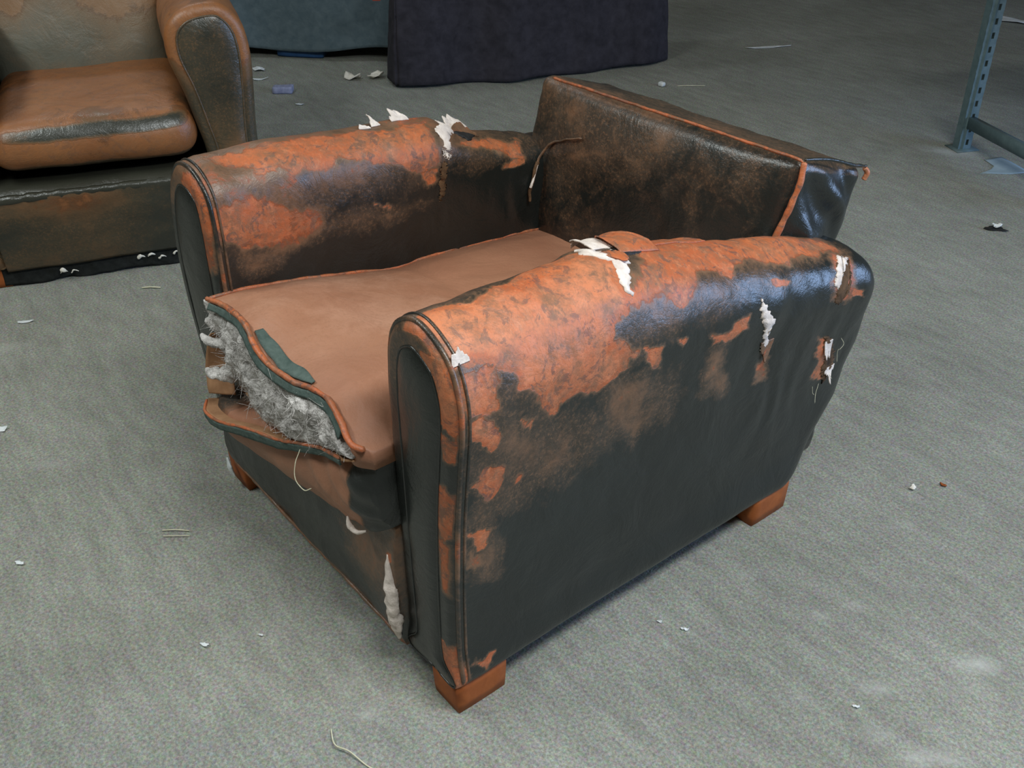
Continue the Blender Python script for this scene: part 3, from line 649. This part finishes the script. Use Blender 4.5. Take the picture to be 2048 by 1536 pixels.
# feet
def foot(lo, hi):
    o_ = plain_block('foot', lo, hi, M_foot, chair, .004, (4, 4, 3), taper=.03); return o_
foot((.355, .003, 0), (.428, .108, .072)); foot((.352, .758, 0), (.430, .868, .078)); foot((-.425, .003, 0), (-.345, .10, .08)); foot((-.425, .758, 0), (-.345, .868, .078))
fo = blobmesh('paper_tag', [(-.398, -.010, .070), (-.388, -.012, .050), (-.374, -.010, .032)], [.005, .013, .004], M_paper, chair, (1, .35, 1), .2, 7); fo['label'] = 'pale blue white scrap stuck above the front foot'


o = None
lab = ['cream lining bared by a forked rip', 'cream sliver in a narrow slit', 'small cream patch at the top', 'cream patch near the rear end']
for k_, pl in enumerate(TEAR_NEAR): patch_on(near_arm, 'torn_lining', pl, M_lining, chair, .0015, 26+k_, .0035 if k_ != 2 else .002, .003, lab[k_])
for k_, pl in enumerate(TEAR_FAR): patch_on(far_arm, 'torn_lining', pl, M_lining, chair, .0015, 46+k_, .004, .004)
def curl(arm, v0, v1, w0, w1, lift, mat, seed, name='torn_flap', power=1.6, jag=.25, wear=.7, taper=.5, wn=18, label=None):
    """a lip of torn leather or lining: hinged on the line (v0..v1, w0), free edge at w1 standing off by lift"""
    a_ = np.linspace(0, 1, 40); b_ = np.linspace(0, 1, wn); A2, B2 = np.meshgrid(a_, b_, indexing='ij')
    e_ = 1+jag*2*fbm(np.stack([A2*0+seed, A2*6, 0*A2], -1), 1, 3, seed)
    shp = (np.sin(np.pi*np.clip(A2, .02, .98)))**taper
    B3 = B2*e_*shp
    vv2 = v0+(v1-v0)*A2; ww2 = w0+(w1-w0)*B3
    of_ = .0008+lift*B3**power*(1+.3*fbm(np.stack([A2*3, B2*2, 0*A2], -1), 1, 2, seed+1))
    Pq = arm.at(vv2, ww2, off=of_)
    o_ = grid(name, Pq, mat, chair, attrs={'wear': np.full(A2.shape, wear)}); md = o_.modifiers.new('thick', 'SOLIDIFY'); md.thickness = .0022; md.offset = 0
    if label: o_['label'] = label
    return o_
# near arm: lifted leather behind the forked rip
curl(near_arm, .405, .485, .452, .497, .030, M_leather, 3, wear=.66, power=.9, jag=.22, taper=.3, label='curled orange leather flap on the near arm')
curl(near_arm, .50, .62, .470, .500, .012, M_leather, 5, wear=.72, power=1.2, jag=.12)
curl(near_arm, .372, .442, .466, .505, .030, M_lining, 8, 'torn_lining', wear=0, power=1.0, jag=.25)
curl(near_arm, .37, .41, .458, .440, .006, M_leather, 9, wear=.66, jag=.2)
patch_on(near_arm, 'tear_patch', [(.392, .456), (.41, .462), (.44, .463), (.475, .470), (.478, .464), (.45, .452), (.41, .448)], M_dark, chair, .0022, 30, .002, .001)  # dark patch laid on the arm, painting in the shade under the flap
curl(near_arm, .060, .088, .402, .414, .010, M_lining, 11, 'torn_lining', jag=.3)
# frayed split near the rear of the near arm
patch_on(near_arm, 'tear_patch', [(.838, .345), (.862, .405), (.905, .412), (.875, .35), (.85, .33)], M_raw, chair, .0005, 33, .004, .001)
patch_on(near_arm, 'tear_patch', [(.845, .262), (.862, .258), (.915, .165), (.900, .145), (.872, .18), (.860, .22)], M_raw, chair, .0012, 36, .006, .002)
curl(near_arm, .850, .872, .25, .215, .006, M_lining, 12, 'torn_lining', jag=.4)
curl(near_arm, .885, .912, .18, .155, .009, M_lining, 13, 'torn_lining', jag=.4)
curl(near_arm, .655, .69, .30, .27, .004, M_leather, 14, wear=.5, jag=.3)
# far arm: scraps standing on the roll
curl(far_arm, .485, .525, .470, .455, .014, M_lining, 21, 'torn_lining', power=1., jag=.35)
curl(far_arm, .435, .455, .474, .460, .013, M_lining, 22, 'torn_lining', power=1., jag=.4, taper=.9)
curl(far_arm, .405, .43, .478, .470, .004, M_lining, 23, 'torn_lining', power=1., jag=.3)
curl(far_arm, .60, .66, .485, .462, .020, M_lining, 24, 'torn_lining', power=1., jag=.25)
curl(far_arm, .60, .665, .497, .483, .012, M_leather, 25, wear=.5, jag=.2)
patch_on(far_arm, 'tear_patch', [(.600, .502), (.625, .487), (.66, .484), (.655, .497), (.625, .512)], M_dark, chair, .0022, 40, .002, .001)  # shade inside the far rip, put in as a dark surface patch
patch_on(far_arm, 'tear_patch', [(.535, .552), (.547, .553), (.53, .60), (.52, .61), (.522, .58)], M_raw, chair, .0012, 41, .004, .001)
for k_ in range(5):
    v_ = .875+rng.uniform(-.02, .03); w_ = .20+rng.uniform(-.05, .05)
    p0 = near_arm.at(np.array([v_]), np.array([w_]), off=.001)[0]; p1 = near_arm.at(np.array([v_+rng.uniform(-.02, .02)]), np.array([w_-rng.uniform(.01, .03)]), off=rng.uniform(.004, .014))[0]
    edge([p0, (p0+p1)/2+rng.normal(0, .003, 3), p1], .0004, n=12, name='loose_thread', mat=M_straw, wob=.001)

# ------------------------------------------------------------------ the second armchair at the left
RZ = math.atan2(.93864652, .34488072)   # its width runs along (.345,.939)
ch2 = thing('armchair', 'brown leather armchair at the upper left with a rounded arm and greyed back', 'armchair', (-1.50966, .32390, 0), RZ)
# local x = along its front to the right, local y = into the chair
prof2 = [(.325, .07), (.325, .2), (.322, .37), (.332, .51), (.337, .62), (.322, .70), (.277, .752), (.222, .760), (.155, .742), (.113, .695), (.108, .62), (.135, .52), (.155, .42), (.170, .33), (.172, .2), (.172, .07), (.25, .068)]
hy2 = ([0, .1, .4, .9], [.76, .757, .74, .70]); yr2 = ([.07, .3, .7], [.80, .86, .88])
arm2 = Arm(prof2, hy2, yr2, ([.07, .4, .6, .76], [.25, .245, .23, .225], .14, .655), ins=.034, fr=.026, ref_h=.76, seed=14, NV=90, NW=170)
prof3 = [(-.275-x, z) for x, z in prof2]
arm3 = Arm(prof3, hy2, yr2, ([.07, .4, .6, .76], [-.525, -.52, -.505, -.5], .14, .655), ins=.034, fr=.026, ref_h=.76, seed=15, NV=60, NW=120)
def sofa_arm_paint(V, W, P): return np.clip(.26+.36*sstep(.46, .68, P[..., 2])+.12*sstep(.09, .0, V)*sstep(.25, .5, P[..., 2])+.1*fbm(P, 5, 3, 2), 0, 1)
for a_ in (arm2, arm3):
    a_.build(M_sofa, ch2, sofa_arm_paint); a_.panel(M_sofa, ch2, lambda P: .30+.12*sstep(.6, .3, P[..., 2])+.08*fbm(P, 8, 3, 3), dome=.012)
    a_.welt(M_sofa, ch2, .001, .02, .92, .003, lambda w_: .42+0*w_)
# front rail with its ledge
xs = np.linspace(-.45, .175, 70); tt = np.linspace(0, 1, 26)
X, T = np.meshgrid(xs, tt, indexing='ij'); Z = .055+.245*T; Y = -.004-.055*T-.010*np.sin(np.pi*T)**.5
Pf = np.stack([X, Y, Z], -1); Pf[..., 1] -= .008*fbm(Pf*np.array([.5, 1, 2]), 9, 3, 90); Pf[..., 2] += .008*fbm(Pf, 5, 2, 91)*(1-T)
Pb = Pf[:, ::-1].copy(); Pb[..., 1] = .12; Pb[..., 2] += .012*Pb[..., 2]/.29
Pr = np.concatenate([Pf, Pb], 1)
grid('front_rail', Pr, M_sofa, ch2, wrap=True, caps=True, attrs={'wear': np.clip(.36+.20*sstep(.18, .27, Pr[..., 2])*sstep(.1, -.2, Pr[..., 0])-.4*sstep(.288, .296, Pr[..., 2])-.18*sstep(-.2, 0, Pr[..., 0])+.15*fbm(Pr, 5, 3, 92), 0, 1)})
edge([(-.45, -.050, .290), (-.2, -.052, .292), (0, -.052, .290), (.17, -.048, .288)], .012, wv=.10, parent=ch2, mat=M_sofa)
# torn dust cover below
X, T = np.meshgrid(np.linspace(-.47, .30, 120), np.linspace(0, 1, 10), indexing='ij')
Pf = np.stack([X, .012+0*X, .065-(.062+.012*fbm(np.stack([X, 0*X, 0*X], -1), 16, 3, 95))*T], -1); Pf[..., 2] = np.maximum(Pf[..., 2], .0008); Pf[..., 1] += .012*fbm(Pf, 14, 3, 96)
dc = grid('dust_cover', Pf, M_hessian, ch2); md = dc.modifiers.new('thick', 'SOLIDIFY'); md.thickness = .004
dc['label'] = 'ragged black cloth hanging below the front'
for k, (x, z_) in enumerate([(-.075, .045), (-.045, .048), (-.015, .036), (.03, .044), (-.27, .030), (-.30, .034)]):
    on(blobmesh('torn_lining', [(x-.012, -.006, z_-.006), (x-.003, -.010, z_+.004), (x+.010, -.008, z_-.002)], [.002, .006-.002*(k > 2), .001], M_cream, ch2, (1, .6, 1), 1.6, 20+k, n=18, m=9), ch2)
plain_block('seat_base', (-.455, .10, .08), (.178, .80, .292), M_hessian, ch2, .01)
# its seat cushion
p, F, q = block((.575, .62, .135), (60, 60, 18), .064)
P = p+np.array([-.132, .292, .405]); P[:, 2] += .02*(1-q[:, 0]**4)*(1-q[:, 1]**4)*(q[:, 2] > 0)+.012*sstep(0, 1, q[:, 1])*0
P[:, 1] -= .012*(1-q[:, 0]**2)*(q[:, 1] < 0); P = P+.008*fbm(P, 6, 3, 97)[:, None]
ws_ = .66+.16*fbm(P, 6, 3, 98)-.50*sstep(.020, .008, np.abs(P[:, 2]-.450+.004*fbm(P, 20, 2, 5)))*(P[:, 1] < .06)*sstep(-.42, -.25, P[:, 0])*sstep(.14, .09, P[:, 0])
ws_ = ws_-.30*sstep(.37, .345, P[:, 2])
c2 = mesh_obj('seat_cushion', P, F, M_sofa, ch2, attrs={'wear': np.clip(ws_, 0, 1)})
# its back cushion and frame
bq = {(-1, -1, -1): (-.425, .54, .41), (1, -1, -1): (.135, .54, .41), (-1, -1, 1): (-.43, .66, .90), (1, -1, 1): (.15, .66, .90),
      (-1, 1, -1): (-.425, .72, .38), (1, 1, -1): (.135, .72, .38), (-1, 1, 1): (-.43, .80, .90), (1, 1, 1): (.15, .80, .90)}
p, F, q = block((.57, .2, .5), (50, 16, 44), .05)
P = trilin(bq, q); P[:, 1] -= .045*(1-q[:, 0]**4)*(1-q[:, 2]**4)*(q[:, 1] < 0); P = P+.012*fbm(P, 5, 3, 99)[:, None]
mesh_obj('back_cushion', P, F, M_backc, ch2, attrs={'wear': np.clip(.30+.42*sstep(.56, .74, P[:, 2])+.30*fbm(P, 5, 3, 93), 0, 1)})
p, F, q = block((.85, .14, .75), (20, 6, 20), .05)
P = p+np.array([-.137, .86, .47]); mesh_obj('back_panel', P, F, M_sofa, ch2, attrs={'wear': .2+0*P[:, 0]})
for x in (.20, -.52):
    for y in (.01, .70): plain_block('foot', (x, y, 0), (x+.07, y+.09, .072), M_foot, ch2, .004)

# ------------------------------------------------------------------ cloth-covered tables behind
def draped_table(label, poly, hgt, mat, hem, seed, folds, top_w, cat='table'):
    """poly: floor outline (closed, list of xy); a table with a cloth over it whose skirt ends near the floor"""
    cx = np.mean([p_[0] for p_ in poly]); cy = np.mean([p_[1] for p_ in poly])
    pl = np.array(poly)-np.array([cx, cy]); ring = catmull(np.c_[pl, 0*pl[:, :1]], 420, closed=True)[:, :2] if folds.get('round') else None
    q_ = np.vstack([pl, pl[:1]]); L = np.r_[0, np.cumsum(np.hypot(*np.diff(q_, axis=0).T))]; s_ = np.linspace(0, L[-1], 420, endpoint=False)
    ring = np.stack([np.interp(s_, L, q_[:, j]) for j in (0, 1)], 1)
    k = np.ones(9)/9; ring = np.stack([np.convolve(np.r_[ring[-4:, j], ring[:, j], ring[:4, j]], k, 'valid') for j in (0, 1)], 1)
    d_ = np.roll(ring, -1, 0)-np.roll(ring, 1, 0); d_ /= np.linalg.norm(d_, axis=1)[:, None]; nr = np.stack([d_[:, 1], -d_[:, 0]], 1)
    if np.mean(np.sum(nr*ring, 1)) < 0: nr = -nr
    tz = np.linspace(0, 1, 46)
    Z = hgt*(1-tz)[None, :]+hem(s_/L[-1])[:, None]*tz[None, :]
    amp = folds['amp']*(tz**.8)[None, :]
    f_ = np.sin(s_*folds['freq']+2.5*fbm(np.c_[s_, 0*s_, 0*s_], 1.6, 3, seed))[:, None]*(.5+.5*fbm(np.c_[s_, 0*s_, 0*s_], 2.2, 2, seed+4))[:, None]
    off_ = amp*f_-(.12*(1-tz))[None, :]*folds.get('flare', 1)
    Pq = np.stack([ring[:, 0][:, None]+nr[:, 0][:, None]*off_, ring[:, 1][:, None]+nr[:, 1][:, None]*off_, Z], -1)
    n_ = fbm(Pq, 3.2, 4, seed+2)*.03*(tz**.6)[None, :]; Pq[..., 0] += nr[:, 0][:, None]*n_; Pq[..., 1] += nr[:, 1][:, None]*n_
    inn = [Pq[:, :1]*np.array([k_, k_, 1]) for k_ in (0.001, .4, .8, .97)]; 
    for a_ in inn: a_[..., 2] = hgt+.004
    allP = np.concatenate(inn+[Pq], 1)
    cl = grid('tablecloth', allP.transpose(1, 0, 2), mat, None, wrap=True); cl.location = (cx, cy, 0)
    md = cl.modifiers.new('thick', 'SOLIDIFY'); md.thickness = .004; md.offset = -1
    tag(cl, label[1], 'cloth', 'cloths hanging over the tables')
    return cl
A_ = np.array([-2.527, 1.829]); B_ = np.array([-2.125, 2.651]); C_ = np.array([-2.053, 3.113])
back_ = np.array([-1.0, .35])
black_poly = [tuple(A_), tuple((A_+B_)/2+np.array([.02, -.02])), tuple(B_), tuple(C_), tuple(C_+np.array([-.30, .12])), tuple(A_+np.array([-.20, .10]))]
draped_table(('plain trestle table hidden under the black cloth', 'black cloth hanging to the floor at the top centre of the view'),
    black_poly, .74, M_blackcloth, lambda s_: .012+.006*np.sin(s_*40), 31, dict(amp=.045, freq=12, flare=.7), 0)
G0 = np.array([-3.85, 1.22]); G1 = np.array([-2.83, 2.09])
grey_poly = [tuple(G0), tuple((G0+G1)/2), tuple(G1), tuple(G1+np.array([-.35, .42])), tuple(G0+np.array([-.35, .42]))]
draped_table(('plain trestle table hidden under the grey green cloth', 'grey green cloth hanging just above the carpet behind the brown armchair'),
    grey_poly, .72, M_greycloth, lambda s_: .055+.018*np.sin(s_*23), 37, dict(amp=.022, freq=15, flare=.4), 0)
bx = plain_block('crate', (-.12, -.06, 0), (.12, .06, .05), M_blue, None, .01); bx.location = (-3.30, 1.80, 0); bx.rotation_euler = (0, 0, .7); tag(bx, 'blue crate just visible in the gap beneath the grey green cloth', 'crate')

st_ = catmull([(-2.80, 1.925, .72), (-2.765, 1.905, .60), (-2.735, 1.895, .45), (-2.722, 1.888, .345)], 30)
sw_ = np.array([.011, .014, 0]); sn_ = np.array([.002, -.0015, 0])
ring_ = np.stack([st_-sw_-sn_, st_+sw_-sn_, st_+sw_+sn_, st_-sw_+sn_], 1)
rs_ = grid('strap', ring_, M_red, None, wrap=True, caps=True, smooth=False); tag(rs_, 'red strap end hanging where the grey green cloth meets the black cloth', 'strap')

# ------------------------------------------------------------------ slotted steel rack at the right
rack = thing('shelf_rack', 'blue grey slotted steel rack upright with a low rail at the upper right', 'rack', (-.494, 3.068, 0))
def slotted_post(px_, py_, h=1.95, wd=.055):
    """channel upright, punched slots in its wide face; local x runs along the low rail, y into the rack"""
    bm = bmesh.new(); pitch = .05
    xe = [0, .010, .016, .028, .040, wd]
    for r_ in range(int(h/pitch)):
        z0 = r_*pitch; ze = [z0, z0+.014, z0+.036, z0+pitch]
        for a in range(5):
            for b_ in range(3):
                if a == 3 and b_ == 1: continue
                dx = {1: -.004, 2: -.004}
                yv = [(xe[a], ze[b_]), (xe[a+1], ze[b_]), (xe[a+1], ze[b_+1]), (xe[a], ze[b_+1])]
                off_ = lambda y_: -.007 if abs(y_-.016) < 1e-6 else 0
                bm.faces.new([bm.verts.new((-off_(c_[0])*1.0, c_[0], c_[1])) for c_ in yv])
        for y_ in (0, wd):
            bm.faces.new([bm.verts.new(v_) for v_ in ((0, y_, z0), (-.032, y_, z0), (-.032, y_, z0+pitch), (0, y_, z0+pitch))])
    bmesh.ops.remove_doubles(bm, verts=bm.verts[:], dist=1e-5); bmesh.ops.recalc_face_normals(bm, faces=bm.faces[:])
    me = bpy.data.meshes.new('upright'); bm.to_mesh(me); bm.free(); me.materials.append(M_steel)
    o_ = link(bpy.data.objects.new('upright', me), rack); o_.location = (px_, py_, .003); md = o_.modifiers.new('thick', 'SOLIDIFY'); md.thickness = .003; md.offset = 0
    plain_block('foot_plate', (px_-.055, py_-.02, 0), (px_+.03, py_+wd+.02, .004), M_steel, rack, .001, (2, 2, 1))
    return o_
rack.rotation_euler = (0, 0, math.radians(-24.5))
RW, RD = .62, 1.9
for x in (0, RW):
    for y in (0, RD): slotted_post(x, y)
def bar(name, lo, hi): return plain_block(name, lo, hi, M_steel, rack, .002, (2, 2, 2))
for y in (0, RD):
    for z in (.085, .95, 1.85): bar('cross_rail', (.003, y+.012, z), (RW-.034, y+.040, z+.045))
for z in (.64, 1.22, 1.80):
    for x in (.005, RW-.06): bar('shelf_beam', (x, .058, z-.06), (x+.03, RD-.002, z))
    for k_ in range(6):
        y0 = .06+k_*(RD-.06)/6; bar('shelf_board', (.008, y0, z+.001), (RW-.036, y0+(RD-.06)/6-.006, z+.020))

# ------------------------------------------------------------------ litter on the carpet
def scrap(name, loc, size, rz, mat, label, cat, seed, curlh=.3, outline=None, th=.0012, group=None):
    rng = np.random.RandomState(seed)
    if outline is None:
        m = 14; a_ = np.linspace(0, 2*math.pi, m, endpoint=False); r_ = rng.uniform(.55, 1.05, m)
        outline = np.stack([np.cos(a_)*r_*size[0]/2, np.sin(a_)*r_*size[1]/2], 1)
    else: outline = np.array(outline, float)
    c0 = outline.mean(0); rings = 6; V = [list(c0)+[0]]; m = len(outline); F = []
    for k in range(1, rings+1):
        for q_ in outline: V.append(list(c0+(q_-c0)*k/rings)+[0])
    for i in range(m): F.append((0, 1+i, 1+(i+1) % m))
    for k in range(rings-1):
        for i in range(m):
            a0 = 1+k*m+i; a1 = 1+k*m+(i+1) % m; F.append((a0, a0+m, a1+m, a1))
    V = np.array(V); s_ = max(size)
    rr = np.linalg.norm((V[:, :2]-c0)/np.array([size[0], size[1]])*2, axis=1)
    fold = np.abs(V[:, 0]*math.cos(seed)+V[:, 1]*math.sin(seed))/s_
    V[:, 2] = s_*curlh*(.5*np.clip(fold*1.6, 0, 1)**1.5+.5*np.abs(fbm(np.c_[V[:, :2]/s_*2.4, 0*V[:, 0]], 1, 3, seed)))*1.0
    V[:, 2] -= V[:, 2].min()-.0015
    o = mesh_obj(name, V, F, mat); o.location = (loc[0], loc[1], 0); o.rotation_euler = (0, 0, rz)
    md = o.modifiers.new('thick', 'SOLIDIFY'); md.thickness = th; md.offset = 1
    return tag(o, label, cat, group)
def straw(pts, r, label, seed=1, mat=None):
    c_ = catmull(pts, 26); P_ = tube_P(c_, r, 6)
    o = grid('straw', P_, mat or M_straw, None, wrap=True, caps=True); return tag(o, label, 'straw')
scrap('paper_scrap', (-3.20, 1.50), (.085, .055), .6, M_paper, 'small crumpled white paper scrap between the brown armchair arm and the grey green cloth', 'paper', 2, .5)
scrap('paper_scrap', (-3.06, 1.43), (.10, .018), 1.2, M_paper, 'thin white paper sliver touching the outer side of the brown armchair arm', 'paper', 3, .3)
ct = plain_block('card_scrap', (-.045, -.028, 0), (.045, .028, .030), M_bluebit, None, .006, (6, 6, 4), noise=.006); ct.location = (-2.825, 1.43, .002); ct.rotation_euler = (0, 0, .9); tag(ct, 'small faded blue lump of card on the carpet right of the brown armchair', 'card')
scrap('paper_scrap', (-2.62, 1.395), (.045, .022), .9, M_paper, 'tiny pale turquoise white paper chip just below the faded blue card lump', 'paper', 5, .3)
scrap('torn_wadding', (-2.795, 1.77), (.105, .075), .3, M_cream, 'crumpled cream wadding scrap, left lobe of the pair below the grey green cloth', 'wadding', 6, .7, th=.004)
scrap('torn_wadding', (-2.735, 1.855), (.095, .080), 1.4, M_cream, 'crumpled pale wadding scrap, right lobe of the pair beside the black cloth', 'wadding', 8, .8, th=.004)
p, F, q = block((.032, .026, .020), (6, 6, 6), .009); o = mesh_obj('paper_ball', p+.002*fbm(p, 80, 2, 3)[:, None]+np.array([0, 0, .0115]), F, M_paper); o.location = (-1.786, 2.779, 0); tag(o, 'tiny bright white paper ball alone on the carpet right of the black cloth', 'paper')
straw([(-1.74, 2.83, .003), (-1.71, 2.86, .006), (-1.66, 2.93, .003)], .0016, 'faint pale fibre on the carpet beside the tiny white paper ball')
t_ = thing('packing_scrap', 'small dark scrap with a bright white peak on the carpet right of the chair back', 'scrap', (-.02, 2.51, 0), .6)
o = scrap('base', (0, 0), (.085, .045), 0, M_dark, '', '', 11, .15); o.parent = t_; del o['label']; del o['category']
o = scrap('paper_peak', (.0, .002), (.034, .026), .4, M_paper, '', '', 12, .9, th=.003); o.parent = t_; o.location = (0, 0, .006); del o['category']; o['label'] = 'bright white peak'
scrap('paper_strip', (-1.885, 3.645), (.26, .035), 1.05, M_paper, 'long thin white paper strip on the dark carpet right of the black cloth', 'paper', 13, .06)
scrap('paper_sheet', (-1.36, 5.06), (.40, .13), .15, M_paper, 'white paper sheet on the carpet behind the steel rack upright', 'paper', 14, .12)
scrap('paper_arrow', (0, 0), (.25, .2), 0, M_paperblue, 'pale blue notched paper piece under the low rail of the steel rack', 'paper', 15, .02, outline=[(-.375, 3.050), (-.345, 3.125), (-.285, 3.10), (-.20, 3.06), (-.235, 2.99), (-.29, 2.935), (-.31, 2.905), (-.305, 2.975), (-.315, 3.015)])
scrap('paper_scrap', (-.935, -.350), (.05, .028), 1.0, M_paper, 'white paper scrap cut by the left edge of the view', 'paper', 16, .4)
scrap('paper_scrap', (-.431, -.458), (.026, .012), .7, M_paper, 'tiny white paper fleck on open carpet at the lower left', 'paper', 17, .4)
scrap('paper_scrap', (.008, -.263), (.020, .010), .7, M_paper, 'tiny white paper fleck left of the long white tear at the chair front corner', 'paper', 18, .4)
scrap('paper_scrap', (.537, .443), (.018, .008), .6, M_paper, 'tiny bent white fleck, larger of two beside the front foot of the near arm', 'paper', 19, .6)
scrap('paper_scrap', (.493, .42), (.011, .006), .6, M_paper, 'tiny white fleck, smaller of two beside the front foot of the near arm', 'paper', 20, .6)
scrap('paper_scrap', (.843, .539), (.018, .008), .6, M_paper, 'tiny bent white fleck on the carpet at the lower right', 'paper', 21, .6)
scrap('paper_scrap', (.051, -.172), (.012, .006), .9, M_paper, 'faint white fleck nearest the sagging front rail', 'paper', 22, .5)
scrap('wood_crumb', (.569, 1.129), (.024, .014), 1.9, M_cream, 'cream crumb on the carpet right of the rear foot', 'crumb', 23, .5, th=.003)
scrap('leather_crumb', (.605, 1.188), (.016, .010), .4, M_foot, 'tiny orange leather crumb right of the rear foot', 'crumb', 24, .5, th=.003)
scrap('paper_scrap', (-1.43, -.138), (.05, .02), 1.1, M_paper, 'thin white smear of paper in front of the brown armchair', 'paper', 25, .1)
straw([(-.343, -.197, .003), (-.325, -.175, .005), (-.305, -.152, .003)], .0013, 'pair of short pale straws left of the sagging chair front, upper one')
straw([(-.325, -.203, .003), (-.305, -.18, .005), (-.290, -.158, .003)], .0010, 'pair of short pale straws left of the sagging chair front, lower one')
straw([(.312, -.178, .002), (.350, -.192, .008), (.378, -.181, .010), (.419, -.169, .002), (.450, -.150, .002)], .0013, 'long curved pale straw at the bottom edge of the view')
straw([(-1.415, .195, .003), (-1.398, .215, .006), (-1.380, .24, .003)], .0020, 'pale straw between the brown armchair and the far arm of the chair')
